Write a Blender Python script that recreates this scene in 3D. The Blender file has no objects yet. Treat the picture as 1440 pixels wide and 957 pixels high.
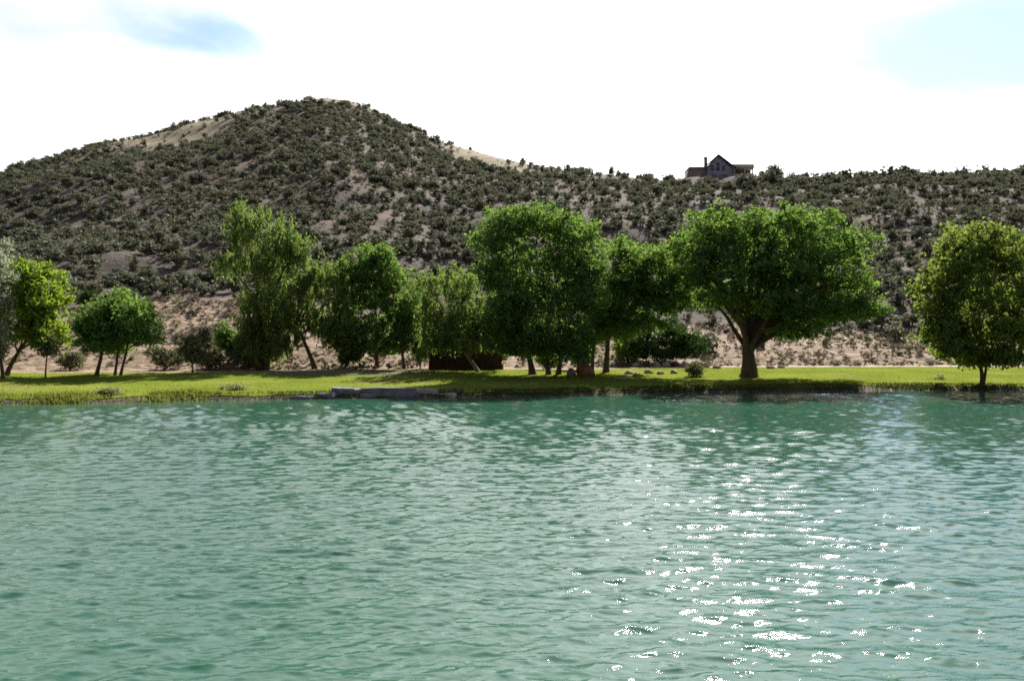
import bpy, math, random
import numpy as np
from mathutils import Vector

sc = bpy.context.scene
COL = sc.collection
R = math.radians

# ---------------------------------------------------------------- camera
CAM_H = 4.0            # eye above the water (standing on the near bank)
FPX = 1300.0           # focal length in photo pixels (photo 1440 wide)
CX, CY = 720.0, 478.5
cam_d = bpy.data.cameras.new('camera')
cam_d.sensor_width = 36.0
cam_d.lens = 36.0 * FPX / 1440.0
cam_d.clip_start = 0.1
cam_d.clip_end = 5000.0
cam = bpy.data.objects.new('camera', cam_d)
cam.location = (0, 0, CAM_H)
cam.rotation_euler = (R(90), 0, 0)
COL.objects.link(cam)
sc.camera = cam

# ---------------------------------------------------------------- light
SUN_AZ, SUN_EL = R(18.5), R(39)       # azimuth to the right of the view direction (+Y)
S = Vector((math.sin(SUN_AZ) * math.cos(SUN_EL), math.cos(SUN_AZ) * math.cos(SUN_EL), math.sin(SUN_EL)))
sun_d = bpy.data.lights.new('sun', 'SUN')
sun_d.energy = 5.0
sun_d.angle = R(0.53)
sun_d.color = (1.0, 0.95, 0.86)
sun = bpy.data.objects.new('sun', sun_d)
sun.rotation_euler = S.to_track_quat('Z', 'Y').to_euler()
sun.location = (60, 150, 200)
COL.objects.link(sun)

world = bpy.data.worlds.new('World')
sc.world = world
world.use_nodes = True
wn, wl = world.node_tree.nodes, world.node_tree.links
wn.clear()


def wnode(t, **kw):
    n = wn.new(t)
    for k, v in kw.items():
        setattr(n, k, v)
    return n


sky = wnode('ShaderNodeTexSky', sky_type='NISHITA', sun_disc=False)
sky.sun_elevation = SUN_EL
sky.sun_rotation = SUN_AZ
sky.altitude = 1800
sky.air_density = 1.0
sky.dust_density = 1.2
sky.ozone_density = 1.5
tc = wnode('ShaderNodeTexCoord')
sep = wnode('ShaderNodeSeparateXYZ')
wl.new(tc.outputs['Generated'], sep.inputs[0])


def wmath(op, a, b=None, c=None):
    n = wnode('ShaderNodeMath', operation=op)
    for i, v in enumerate((a, b, c)):
        if v is None:
            continue
        if isinstance(v, (int, float)):
            n.inputs[i].default_value = v
        else:
            wl.new(v, n.inputs[i])
    return n.outputs[0]


# thin high cloud: noise on a flat layer overhead (direction projected on a plane)
den = wmath('ADD', wmath('MAXIMUM', sep.outputs['Z'], 0.0), 0.16)
comb = wnode('ShaderNodeCombineXYZ')
wl.new(wmath('DIVIDE', sep.outputs['X'], den), comb.inputs[0])
wl.new(wmath('DIVIDE', sep.outputs['Y'], den), comb.inputs[1])
nz = wnode('ShaderNodeTexNoise')
nz.inputs['Scale'].default_value = 1.1
nz.inputs['Detail'].default_value = 9
nz.inputs['Roughness'].default_value = 0.55
nz.inputs['Distortion'].default_value = 0.5
wl.new(comb.outputs[0], nz.inputs['Vector'])


def hole(px, y, sx, sy):
    """soft opening in the cloud layer round one direction"""
    d = Vector(((px - CX) / FPX, 1.0, (CY - y) / FPX)).normalized()
    ax = wmath('DIVIDE', wmath('SUBTRACT', wmath('DIVIDE', sep.outputs['X'], wmath('MAXIMUM', sep.outputs['Y'], 0.05)), d.x / d.y), sx)
    az = wmath('DIVIDE', wmath('SUBTRACT', wmath('DIVIDE', sep.outputs['Z'], wmath('MAXIMUM', sep.outputs['Y'], 0.05)), d.z / d.y), sy)
    r2 = wmath('ADD', wmath('MULTIPLY', ax, ax), wmath('MULTIPLY', az, az))
    return wmath('POWER', 2.718, wmath('MULTIPLY', r2, -1.0))


holes = wmath('ADD', wmath('ADD', wmath('MULTIPLY', hole(205, 40, 0.20, 0.045), 0.78), wmath('MULTIPLY', hole(320, 65, 0.09, 0.025), 0.5)), wmath('MULTIPLY', hole(1440, 70, 0.28, 0.09), 1.9))
# the layer is seen through more of its depth near the horizon, so it thins overhead
thin = wmath('MULTIPLY', wmath('MAXIMUM', wmath('SUBTRACT', sep.outputs['Z'], 0.36), 0.0), 0.75)
cov = wmath('SUBTRACT', wmath('SUBTRACT', wmath('ADD', nz.outputs['Fac'], 0.42), wmath('MULTIPLY', holes, 0.36)), thin)
ramp = wnode('ShaderNodeMapRange')
ramp.interpolation_type = 'SMOOTHSTEP'
ramp.inputs['From Min'].default_value = 0.38
ramp.inputs['From Max'].default_value = 0.86
wl.new(cov, ramp.inputs['Value'])
bw = wnode('ShaderNodeRGBToBW')
wl.new(sky.outputs[0], bw.inputs[0])
dot = wnode('ShaderNodeVectorMath', operation='DOT_PRODUCT')
wl.new(tc.outputs['Generated'], dot.inputs[0])
dot.inputs[1].default_value = S
fwd = wmath('POWER', wmath('MAXIMUM', dot.outputs['Value'], 0.0), 2.2)      # thin cloud is brighter round the sun
cl = wmath('MULTIPLY', wmath('ADD', wmath('MULTIPLY', bw.outputs[0], 1.0), 1.2), wmath('ADD', wmath('MULTIPLY', fwd, 2.1), 0.30))
ccol = wnode('ShaderNodeCombineColor')
wl.new(cl, ccol.inputs[0])
wl.new(cl, ccol.inputs[1])
wl.new(wmath('MULTIPLY', cl, 1.02), ccol.inputs[2])
mx = wnode('ShaderNodeMix', data_type='RGBA')
wl.new(ramp.outputs[0], mx.inputs[0])
wl.new(sky.outputs[0], mx.inputs[6])
wl.new(ccol.outputs[0], mx.inputs[7])
bg = wnode('ShaderNodeBackground')
bg.inputs['Strength'].default_value = 0.085
wl.new(mx.outputs[2], bg.inputs['Color'])
wo = wnode('ShaderNodeOutputWorld')
wl.new(bg.outputs[0], wo.inputs['Surface'])

sc.view_settings.view_transform = 'Standard'
sc.view_settings.look = 'None'
sc.view_settings.gamma = 1.0
sc.cycles.use_denoising = False          # the denoiser smears the small sun sparkles and the leaves
sc.cycles.use_adaptive_sampling = False
sc.cycles.filter_width = 1.7             # a soft lens
sc.cycles.sample_clamp_indirect = 4.0
sc.cycles.max_bounces = 6
sc.view_settings.exposure = 1.2
sc.view_settings.use_curve_mapping = False

# ---------------------------------------------------------------- helpers
rng = np.random.default_rng(7)
random.seed(7)


def _hash(ix, iy, seed):
    h = (ix.astype(np.int64) * 374761393 + iy.astype(np.int64) * 668265263 + seed * 1442695041) & 0xFFFFFFFF
    h = ((h ^ (h >> 13)) * 1274126177) & 0xFFFFFFFF
    h = h ^ (h >> 16)
    return (h & 0xFFFF) / 65535.0


def vnoise(x, y, seed=0):
    x = np.asarray(x, float)
    y = np.asarray(y, float)
    ix, iy = np.floor(x), np.floor(y)
    fx, fy = x - ix, y - iy
    fx = fx * fx * (3 - 2 * fx)
    fy = fy * fy * (3 - 2 * fy)
    a = _hash(ix, iy, seed); b = _hash(ix + 1, iy, seed)
    c = _hash(ix, iy + 1, seed); d = _hash(ix + 1, iy + 1, seed)
    return (a * (1 - fx) + b * fx) * (1 - fy) + (c * (1 - fx) + d * fx) * fy


def fbm(x, y, seed=0, octv=4):
    t, a, n = 0.0, 0.5, 0.0
    for o in range(octv):
        t = t + a * vnoise(np.asarray(x) * 2 ** o, np.asarray(y) * 2 ** o, seed + o * 17)
        n += a
        a *= 0.5
    return t / n - 0.5


def sstep(a, b, x):
    t = np.clip((np.asarray(x, float) - a) / (b - a), 0, 1)
    return t * t * (3 - 2 * t)


def link(name, me, parent=None, loc=None):
    o = bpy.data.objects.new(name, me)
    COL.objects.link(o)
    if parent is not None:
        o.parent = parent
    if loc is not None:
        o.location = loc
    return o


def tag(o, label=None, cat=None, group=None, kind=None):
    if label: o['label'] = label
    if cat: o['category'] = cat
    if group: o['group'] = group
    if kind: o['kind'] = kind
    return o


def mesh_np(name, V, F, mat=None, smooth=False, attrs=None):
    """V (n,3), F (m,k) all with k corners -> mesh, fast"""
    V = np.asarray(V, np.float32)
    F = np.asarray(F, np.int32)
    me = bpy.data.meshes.new(name)
    m, k = F.shape
    me.vertices.add(len(V))
    me.vertices.foreach_set('co', V.ravel())
    me.loops.add(m * k)
    me.loops.foreach_set('vertex_index', F.ravel())
    me.polygons.add(m)
    me.polygons.foreach_set('loop_start', np.arange(0, m * k, k, dtype=np.int32))
    if smooth:
        me.polygons.foreach_set('use_smooth', np.ones(m, bool))
    for an, av in (attrs or {}).items():
        a = me.attributes.new(an, 'FLOAT', 'POINT')
        a.data.foreach_set('value', np.asarray(av, np.float32))
    if mat:
        me.materials.append(mat)
    me.update(calc_edges=True)
    me.validate()
    return me


class MB:
    """collects tubes, boxes and prisms (quads) for one mesh"""
    def __init__(self):
        self.V, self.F, self.n = [], [], 0

    def add(self, V, F):
        V = np.asarray(V, float)
        F = np.asarray(F, int)
        self.V.append(V)
        self.F.append(F + self.n)
        self.n += len(V)

    def tube(self, pts, rad, sides=8, seed=0, rough=0.0):
        pts = np.asarray(pts, float)
        n = len(pts)
        rs = np.random.default_rng(seed)
        T = np.gradient(pts, axis=0)
        T /= np.linalg.norm(T, axis=1)[:, None] + 1e-9
        ref = np.array([0.3, 1.0, 0.1])
        A = np.cross(T, ref); A /= np.linalg.norm(A, axis=1)[:, None] + 1e-9
        B = np.cross(T, A)
        an = np.linspace(0, 2 * np.pi, sides, endpoint=False)
        ring = []
        for i in range(n):
            rr = rad[i] * (1 + rough * (rs.random(sides) - 0.5))
            ring.append(pts[i] + A[i] * (np.cos(an) * rr)[:, None] + B[i] * (np.sin(an) * rr)[:, None])
        V = np.concatenate(ring)
        F = []
        for i in range(n - 1):
            for s in range(sides):
                s2 = (s + 1) % sides
                F.append((i * sides + s, i * sides + s2, (i + 1) * sides + s2, (i + 1) * sides + s))
        self.add(V, F)

    def box(self, x0, x1, y0, y1, z0, z1):
        V = [(x0, y0, z0), (x1, y0, z0), (x1, y1, z0), (x0, y1, z0), (x0, y0, z1), (x1, y0, z1), (x1, y1, z1), (x0, y1, z1)]
        F = [(0, 3, 2, 1), (4, 5, 6, 7), (0, 1, 5, 4), (1, 2, 6, 5), (2, 3, 7, 6), (3, 0, 4, 7)]
        self.add(V, F)

    def build(self, name, mat, parent=None, smooth=False):
        me = mesh_np(name, np.concatenate(self.V), np.concatenate(self.F), mat, smooth)
        return link(name, me, parent)


# ---------------------------------------------------------------- materials
def new_mat(name):
    m = bpy.data.materials.new(name)
    m.use_nodes = True
    nt = m.node_tree
    nt.nodes.clear()
    out = nt.nodes.new('ShaderNodeOutputMaterial')
    return m, nt, out


def ramp_node(nt, fac, stops):
    r = nt.nodes.new('ShaderNodeValToRGB')
    e = r.color_ramp.elements
    while len(e) < len(stops):
        e.new(0.5)
    for i, (p, c) in enumerate(stops):
        e[i].position = p
        e[i].color = (*c, 1)
    nt.links.new(fac, r.inputs[0])
    return r.outputs[0]


def noise_node(nt, scale, detail=4, rough=0.55, vec=None, dist=0.0):
    n = nt.nodes.new('ShaderNodeTexNoise')
    n.inputs['Scale'].default_value = scale
    n.inputs['Detail'].default_value = detail
    n.inputs['Roughness'].default_value = rough
    n.inputs['Distortion'].default_value = dist
    if vec is not None:
        nt.links.new(vec, n.inputs['Vector'])
    return n.outputs['Fac']


def objco(nt):
    return nt.nodes.new('ShaderNodeTexCoord').outputs['Object']


def mixc(nt, fac, a, b, mode='MIX'):
    m = nt.nodes.new('ShaderNodeMix')
    m.data_type = 'RGBA'
    m.blend_type = mode
    for i, v in ((0, fac), (6, a), (7, b)):
        if isinstance(v, (int, float)):
            m.inputs[i].default_value = v
        elif isinstance(v, tuple):
            m.inputs[i].default_value = (*v, 1)
        else:
            nt.links.new(v, m.inputs[i])
    return m.outputs[2]


def attr(nt, name):
    a = nt.nodes.new('ShaderNodeAttribute')
    a.attribute_name = name
    return a.outputs['Fac']


def leaf_mat(name, dark, mid, light, trans_col, trans=0.42, gloss=0.02, vary=0.0):
    m, nt, out = new_mat(name)
    tn = attr(nt, 'tint')
    if vary:
        oi = nt.nodes.new('ShaderNodeObjectInfo')
        ma = nt.nodes.new('ShaderNodeMath')
        ma.operation = 'MULTIPLY_ADD'
        nt.links.new(oi.outputs['Random'], ma.inputs[0])
        ma.inputs[1].default_value = vary
        ma.inputs[2].default_value = -vary / 2
        mb_ = nt.nodes.new('ShaderNodeMath')
        nt.links.new(ma.outputs[0], mb_.inputs[0])
        nt.links.new(tn, mb_.inputs[1])
        tn = mb_.outputs[0]
    c = ramp_node(nt, tn, [(0.0, dark), (0.5, mid), (1.0, light)])
    d = nt.nodes.new('ShaderNodeBsdfDiffuse')
    t = nt.nodes.new('ShaderNodeBsdfTranslucent')
    nt.links.new(c, d.inputs['Color'])
    nt.links.new(mixc(nt, 0.6, c, trans_col), t.inputs['Color'])
    mx = nt.nodes.new('ShaderNodeMixShader')
    mx.inputs[0].default_value = trans
    nt.links.new(d.outputs[0], mx.inputs[1])
    nt.links.new(t.outputs[0], mx.inputs[2])
    g = nt.nodes.new('ShaderNodeBsdfGlossy')
    g.inputs['Roughness'].default_value = 0.6
    g.inputs['Color'].default_value = (0.8, 0.85, 0.8, 1)
    mx2 = nt.nodes.new('ShaderNodeMixShader')
    mx2.inputs[0].default_value = gloss
    nt.links.new(mx.outputs[0], mx2.inputs[1])
    nt.links.new(g.outputs[0], mx2.inputs[2])
    nt.links.new(mx2.outputs[0], out.inputs['Surface'])
    return m


def rough_mat(name, stops, scale=3.0, rough=0.9, bump=0.3, bscale=None, detail=6):
    m, nt, out = new_mat(name)
    co = objco(nt)
    f = noise_node(nt, scale, detail, 0.6, co)
    c = ramp_node(nt, f, stops)
    p = nt.nodes.new('ShaderNodeBsdfPrincipled')
    p.inputs['Roughness'].default_value = rough
    p.inputs['Specular IOR Level'].default_value = 0.25
    nt.links.new(c, p.inputs['Base Color'])
    if bump:
        b = nt.nodes.new('ShaderNodeBump')
        b.inputs['Strength'].default_value = bump
        b.inputs['Distance'].default_value = 0.08
        nt.links.new(noise_node(nt, bscale or scale * 4, 5, 0.65, co), b.inputs['Height'])
        nt.links.new(b.outputs[0], p.inputs['Normal'])
    nt.links.new(p.outputs[0], out.inputs['Surface'])
    return m


M = {}
M['leaf_cotton'] = leaf_mat('cottonwood_leaf', (0.026, 0.074, 0.026), (0.055, 0.135, 0.036), (0.120, 0.205, 0.050), (0.28, 0.43, 0.06), 0.47)
M['leaf_bright'] = leaf_mat('bright_leaf', (0.050, 0.105, 0.013), (0.090, 0.175, 0.018), (0.145, 0.235, 0.028), (0.36, 0.48, 0.04), 0.50)
M['leaf_willow'] = leaf_mat('willow_leaf', (0.045, 0.085, 0.022), (0.085, 0.145, 0.036), (0.145, 0.205, 0.055), (0.29, 0.40, 0.08), 0.46)
M['leaf_right'] = leaf_mat('yellowish_leaf', (0.036, 0.070, 0.016), (0.075, 0.122, 0.024), (0.14, 0.185, 0.038), (0.32, 0.42, 0.06), 0.50)
M['leaf_silver'] = leaf_mat('silver_leaf', (0.15, 0.18, 0.12), (0.25, 0.28, 0.19), (0.36, 0.39, 0.29), (0.38, 0.42, 0.25), 0.45)
M['leaf_sage'] = leaf_mat('sage_leaf', (0.075, 0.085, 0.045), (0.125, 0.135, 0.070), (0.19, 0.19, 0.10), (0.20, 0.21, 0.08), 0.30)
M['leaf_dark'] = leaf_mat('dark_leaf', (0.014, 0.034, 0.010), (0.024, 0.055, 0.014), (0.040, 0.085, 0.018), (0.08, 0.16, 0.02), 0.30)
M['juniper'] = leaf_mat('juniper_needle', (0.075, 0.084, 0.060), (0.125, 0.134, 0.092), (0.190, 0.190, 0.135), (0.15, 0.16, 0.09), 0.28, 0.03, 0.9)
M['bank'] = leaf_mat('bank_grass_blade', (0.030, 0.042, 0.012), (0.055, 0.070, 0.018), (0.12, 0.12, 0.035), (0.12, 0.14, 0.03), 0.25)
M['hill_scrub'] = leaf_mat('hill_scrub', (0.050, 0.044, 0.036), (0.085, 0.076, 0.060), (0.14, 0.125, 0.098), (0.10, 0.09, 0.06), 0.15, 0.02)
M['scrub'] = leaf_mat('dry_scrub', (0.085, 0.068, 0.052), (0.14, 0.115, 0.085), (0.22, 0.185, 0.14), (0.20, 0.16, 0.10), 0.25, 0.02, 0.7)
M['reed'] = leaf_mat('reed_blade', (0.070, 0.090, 0.016), (0.130, 0.155, 0.028), (0.23, 0.22, 0.065), (0.26, 0.29, 0.05), 0.40)
M['weed'] = leaf_mat('pale_weed', (0.13, 0.16, 0.06), (0.22, 0.25, 0.11), (0.32, 0.33, 0.18), (0.30, 0.33, 0.12), 0.40)
M['bark'] = rough_mat('bark', [(0.3, (0.045, 0.034, 0.026)), (0.7, (0.13, 0.10, 0.078))], 5.0, 0.95, 0.8, 14)
M['bark_pale'] = rough_mat('pale_bark', [(0.3, (0.12, 0.10, 0.085)), (0.7, (0.26, 0.23, 0.20))], 5.0, 0.95, 0.8, 14)
M['rock_grey'] = rough_mat('grey_rock', [(0.25, (0.10, 0.095, 0.11)), (0.55, (0.18, 0.172, 0.20)), (0.8, (0.30, 0.29, 0.31))], 1.6, 0.9, 0.6, 6)
M['rock_pale'] = rough_mat('pale_rock', [(0.25, (0.28, 0.24, 0.21)), (0.75, (0.48, 0.43, 0.39))], 1.8, 0.9, 0.6, 6)
M['rock_pink'] = rough_mat('pinkish_rock', [(0.25, (0.22, 0.15, 0.12)), (0.75, (0.45, 0.33, 0.27))], 1.8, 0.9, 0.6, 6)
M['rock_rust'] = rough_mat('rust_rock', [(0.25, (0.15, 0.075, 0.05)), (0.75, (0.32, 0.17, 0.11))], 1.6, 0.9, 0.6, 6)
M['path'] = rough_mat('path_gravel', [(0.3, (0.07, 0.062, 0.068)), (0.7, (0.125, 0.112, 0.12))], 2.5, 0.95, 0.4, 12)
M['road'] = rough_mat('dirt_road', [(0.3, (0.32, 0.25, 0.18)), (0.7, (0.48, 0.40, 0.30))], 1.2, 0.95, 0.4, 9)
M['house_blue'] = rough_mat('blue_siding', [(0.3, (0.22, 0.23, 0.37)), (0.7, (0.29, 0.305, 0.46))], 0.8, 0.7, 0.1)
M['house_roof'] = rough_mat('dark_shingle', [(0.3, (0.05, 0.05, 0.075)), (0.7, (0.09, 0.09, 0.12))], 2.0, 0.85, 0.3)
M['house_stone'] = rough_mat('chimney_stone', [(0.3, (0.14, 0.13, 0.12)), (0.7, (0.24, 0.22, 0.21))], 2.0, 0.9, 0.5)
M['house_brown'] = rough_mat('brown_siding', [(0.3, (0.19, 0.145, 0.14)), (0.7, (0.28, 0.215, 0.205))], 1.2, 0.85, 0.2)
M['house_tan'] = rough_mat('tan_siding', [(0.3, (0.42, 0.40, 0.35)), (0.7, (0.54, 0.52, 0.46))], 1.2, 0.85, 0.2)
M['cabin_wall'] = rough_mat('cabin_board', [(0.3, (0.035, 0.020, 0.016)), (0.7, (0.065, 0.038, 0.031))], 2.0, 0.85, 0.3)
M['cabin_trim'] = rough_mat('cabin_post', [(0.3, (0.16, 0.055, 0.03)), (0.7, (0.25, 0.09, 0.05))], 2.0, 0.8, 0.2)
M['cabin_roof'] = rough_mat('cabin_roofing', [(0.3, (0.06, 0.055, 0.05)), (0.7, (0.13, 0.12, 0.11))], 2.5, 0.85, 0.3)


def glass_mat():
    m, nt, out = new_mat('window_glass')
    p = nt.nodes.new('ShaderNodeBsdfPrincipled')
    p.inputs['Base Color'].default_value = (0.10, 0.11, 0.16, 1)
    p.inputs['Roughness'].default_value = 0.08
    p.inputs['Metallic'].default_value = 0.3
    nt.links.new(p.outputs[0], out.inputs['Surface'])
    return m


M['glass'] = glass_mat()


def hill_mat():
    m, nt, out = new_mat('hill_soil')
    co = objco(nt)
    f1 = noise_node(nt, 0.09, 6, 0.6, co)
    f2 = noise_node(nt, 0.9, 6, 0.65, co)
    soil = ramp_node(nt, f2, [(0.28, (0.060, 0.044, 0.034)), (0.5, (0.105, 0.079, 0.061)), (0.80, (0.18, 0.138, 0.106))])
    soil = mixc(nt, f1, soil, (0.085, 0.074, 0.066))
    red = ramp_node(nt, noise_node(nt, 0.05, 4, 0.6, co), [(0.60, (0, 0, 0)), (0.72, (1, 1, 1))])
    soil = mixc(nt, red, soil, (0.19, 0.11, 0.085))
    tan = ramp_node(nt, noise_node(nt, 1.3, 6, 0.65, co), [(0.3, (0.12, 0.078, 0.053)), (0.5, (0.25, 0.182, 0.125)), (0.72, (0.43, 0.335, 0.245))])
    bare = ramp_node(nt, noise_node(nt, 0.5, 5, 0.65, co), [(0.25, (0.19, 0.155, 0.10)), (0.75, (0.34, 0.285, 0.20))])  # pale crest ground; this colour also stands in for sunlight along the ridge
    c = mixc(nt, attr(nt, 'tan'), soil, tan)
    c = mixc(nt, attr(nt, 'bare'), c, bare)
    p = nt.nodes.new('ShaderNodeBsdfPrincipled')
    p.inputs['Roughness'].default_value = 0.95
    p.inputs['Specular IOR Level'].default_value = 0.1
    nt.links.new(c, p.inputs['Base Color'])
    b = nt.nodes.new('ShaderNodeBump')
    b.inputs['Strength'].default_value = 0.7
    b.inputs['Distance'].default_value = 0.6
    nt.links.new(f2, b.inputs['Height'])
    nt.links.new(b.outputs[0], p.inputs['Normal'])
    nt.links.new(p.outputs[0], out.inputs['Surface'])
    return m


M['hill'] = hill_mat()
M['earth'] = rough_mat('bank_earth', [(0.3, (0.045, 0.036, 0.022)), (0.7, (0.11, 0.09, 0.055))], 1.2, 0.95, 0.5, 6)


def lawn_mat():
    m, nt, out = new_mat('lawn_grass')
    co = objco(nt)
    f1 = noise_node(nt, 0.22, 5, 0.6, co)
    f2 = noise_node(nt, 3.2, 6, 0.7, co)
    a = ramp_node(nt, f1, [(0.3, (0.080, 0.132, 0.018)), (0.5, (0.150, 0.200, 0.026)), (0.7, (0.235, 0.26, 0.05))])
    b_ = ramp_node(nt, f2, [(0.3, (0.07, 0.10, 0.015)), (0.7, (0.21, 0.22, 0.045))])
    c = mixc(nt, 0.45, a, b_)
    worn = ramp_node(nt, noise_node(nt, 0.13, 6, 0.7, co, 0.8), [(0.56, (0, 0, 0)), (0.70, (0.75, 0.75, 0.75))])
    c = mixc(nt, worn, c, (0.21, 0.17, 0.085))
    d = nt.nodes.new('ShaderNodeBsdfDiffuse')
    nt.links.new(c, d.inputs['Color'])
    b = nt.nodes.new('ShaderNodeBump')
    b.inputs['Strength'].default_value = 0.6
    b.inputs['Distance'].default_value = 0.12
    nt.links.new(noise_node(nt, 7, 5, 0.7, co), b.inputs['Height'])
    nt.links.new(b.outputs[0], d.inputs['Normal'])
    nt.links.new(d.outputs[0], out.inputs['Surface'])
    return m


M['lawn'] = lawn_mat()


def water_mat():
    m, nt, out = new_mat('lake_water')
    co = objco(nt)
    f = noise_node(nt, 0.06, 3, 0.5, co)
    c = ramp_node(nt, f, [(0.3, (0.025, 0.088, 0.053)), (0.7, (0.034, 0.100, 0.070))])
    p = nt.nodes.new('ShaderNodeBsdfPrincipled')
    p.inputs['Roughness'].default_value = 0.035
    p.inputs['IOR'].default_value = 1.333
    nt.links.new(c, p.inputs['Base Color'])
    mp = nt.nodes.new('ShaderNodeMapping')
    mp.inputs['Scale'].default_value = (1.0, 1.5, 1.0)
    nt.links.new(co, mp.inputs['Vector'])
    b = nt.nodes.new('ShaderNodeBump')
    b.inputs['Strength'].default_value = 0.13
    b.inputs['Distance'].default_value = 0.10
    nt.links.new(noise_node(nt, 3.0, 5, 0.62, mp.outputs[0], 0.8), b.inputs['Height'])
    nt.links.new(b.outputs[0], p.inputs['Normal'])
    nt.links.new(p.outputs[0], out.inputs['Surface'])
    return m


M['water'] = water_mat()

# ---------------------------------------------------------------- terrain
_sx = np.array([-300, -60, -32, -26, -21, -14, -6, 4, 14, 22, 45, 120, 300], float)
_sy = np.array([50, 55.5, 57.8, 58.5, 61.0, 62.6, 64.6, 66.5, 71.0, 73.5, 74.5, 78, 80], float)


def shore(x):
    x = np.asarray(x, float)
    return np.interp(x, _sx, _sy) + 0.9 * fbm(x * 0.22, x * 0 + 3.3, 5, 3) + 0.5 * fbm(x * 0.9, x * 0 + 9.1, 6, 2)


def lawn_back(x):
    x = np.asarray(x, float)
    return np.interp(x, _sx, _sy) + 22.0 + 2.5 * fbm(x * 0.12, x * 0 + 1.7, 8, 3)


_rp = np.array([-900, -500, -250, 0, 60, 150, 205, 258, 310, 360, 410, 458, 490, 530, 570, 608, 655, 700, 750, 800, 850, 900, 950, 1000, 1060, 1200, 1300, 1440, 1700, 2200], float)
_ry = np.array([380, 330, 285, 243, 226, 199, 191, 175, 163, 150, 142, 134, 139, 153, 173, 193, 206, 218, 228, 236, 243, 248, 252, 253, 252, 252, 250, 246, 240, 235], float)


def ridge(px):
    yr = np.interp(px, _rp, _ry)
    dr = 300 + 95 * (1 - sstep(430, 860, px))
    return dr, CAM_H + (CY - yr) / FPX * dr


def hill_t(x, y):
    px = CX + FPX * np.asarray(x) / np.maximum(y, 20)
    yh = lawn_back(x) + 6.5
    dr, zr = ridge(px)
    return px, yh, dr, zr, (y - yh) / np.maximum(dr - yh, 10)


def height(x, y):
    x = np.asarray(x, float)
    y = np.asarray(y, float)
    x, y = np.broadcast_arrays(x, y)
    s = y - shore(x)
    under = -0.08 - np.minimum(2.0, np.maximum(-s, 0) * 0.22)
    bank = 0.36 * sstep(-0.15, 1.3, s)
    lawn = 0.80 * np.clip((s - 1.0) / 21.0, 0, 1) + 0.10 * fbm(x * 0.12, y * 0.12, 31, 3) * sstep(1, 6, s)
    z = np.where(s < -0.15, under, -0.08 * (1 - sstep(-0.15, 0.4, s)) + bank + lawn)
    px, yh, dr, zr, t = hill_t(x, y)
    tt = np.maximum(t, 0)
    # soft minimum of a rising face and a gently falling back slope
    a, b, k = tt, 1.0 - 0.35 * (tt - 1.0), 0.035
    h = np.clip(0.5 + 0.5 * (b - a) / k, 0, 1)
    g = b * (1 - h) + a * h - k * h * (1 - h)
    rise = (zr - 1.2) * np.maximum(g, -0.2)
    w = sstep(0.0, 0.12, t) * (1 - 0.75 * sstep(0.82, 1.0, t))
    gully = np.abs(fbm(x * 0.018 + 0.4 * fbm(x * .01, y * .01, 3), y * 0.007, 77, 3))
    bumps = w * (9.0 * fbm(x * 0.016, y * 0.016, 41, 4) + 1.6 * fbm(x * 0.09, y * 0.09, 55, 3) - 5.0 * (0.25 - gully))
    small = sstep(0.0, 0.02, t) * 0.9 * fbm(x * 0.22, y * 0.22, 61, 3)
    z = z + np.where(t > 0, rise + bumps + small, 0)
    pad = np.exp(-((x - 67.0) / 17.0) ** 4 - ((y - 303.0) / 17.0) ** 4)
    z = z * (1 - pad) + 56.2 * pad
    # the near bank the photographer stands on
    near = 2.4 * (1 - sstep(0.5, 4.5, y))
    return np.where(y < 6, near - 0.6 * (y > 0.5) * sstep(0.5, 6, y), z)


def hx(x, y):
    return float(height(np.array([x], float), np.array([y], float))[0])


def ground_at(px, ypx, dmin=50, dmax=140):
    """the spot on the terrain seen in this direction"""
    d = np.arange(dmin, dmax, 0.1)
    x = (px - CX) / FPX * d
    z = height(x, d)
    ray = CAM_H + (CY - ypx) / FPX * d
    hit = np.nonzero((z >= ray) & (z > 0.02))[0]
    i = hit[0] if len(hit) else len(d) - 1
    return float(x[i]), float(d[i]), float(z[i])


xs = np.concatenate([np.arange(-900, -320, 40.), np.arange(-320, -110, 3.), np.arange(-110, 110, 1.1), np.arange(110, 320, 3.), np.arange(320, 901, 40.)])
ys = np.concatenate([np.arange(-300, -2, 30.), np.arange(-2, 8, 1.), np.arange(8, 52, 4.), np.arange(52, 80, 0.45), np.arange(80, 110, 0.8)])
ys2 = np.concatenate([np.arange(110, 420, 1.9), np.arange(420, 900, 20.)])
ys2 = np.concatenate([[ys[-1]], ys2])


def grid_mesh(name, xs, ys, mat):
    X, Y = np.meshgrid(xs, ys)
    Z = height(X, Y)
    V = np.stack([X.ravel(), Y.ravel(), Z.ravel()], 1)
    nx, ny = len(xs), len(ys)
    i = np.arange(nx * ny).reshape(ny, nx)
    F = np.stack([i[:-1, :-1], i[:-1, 1:], i[1:, 1:], i[1:, :-1]], -1).reshape(-1, 4)
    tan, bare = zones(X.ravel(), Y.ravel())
    return mesh_np(name, V, F, mat, True, {'tan': tan, 'bare': bare})


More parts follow.
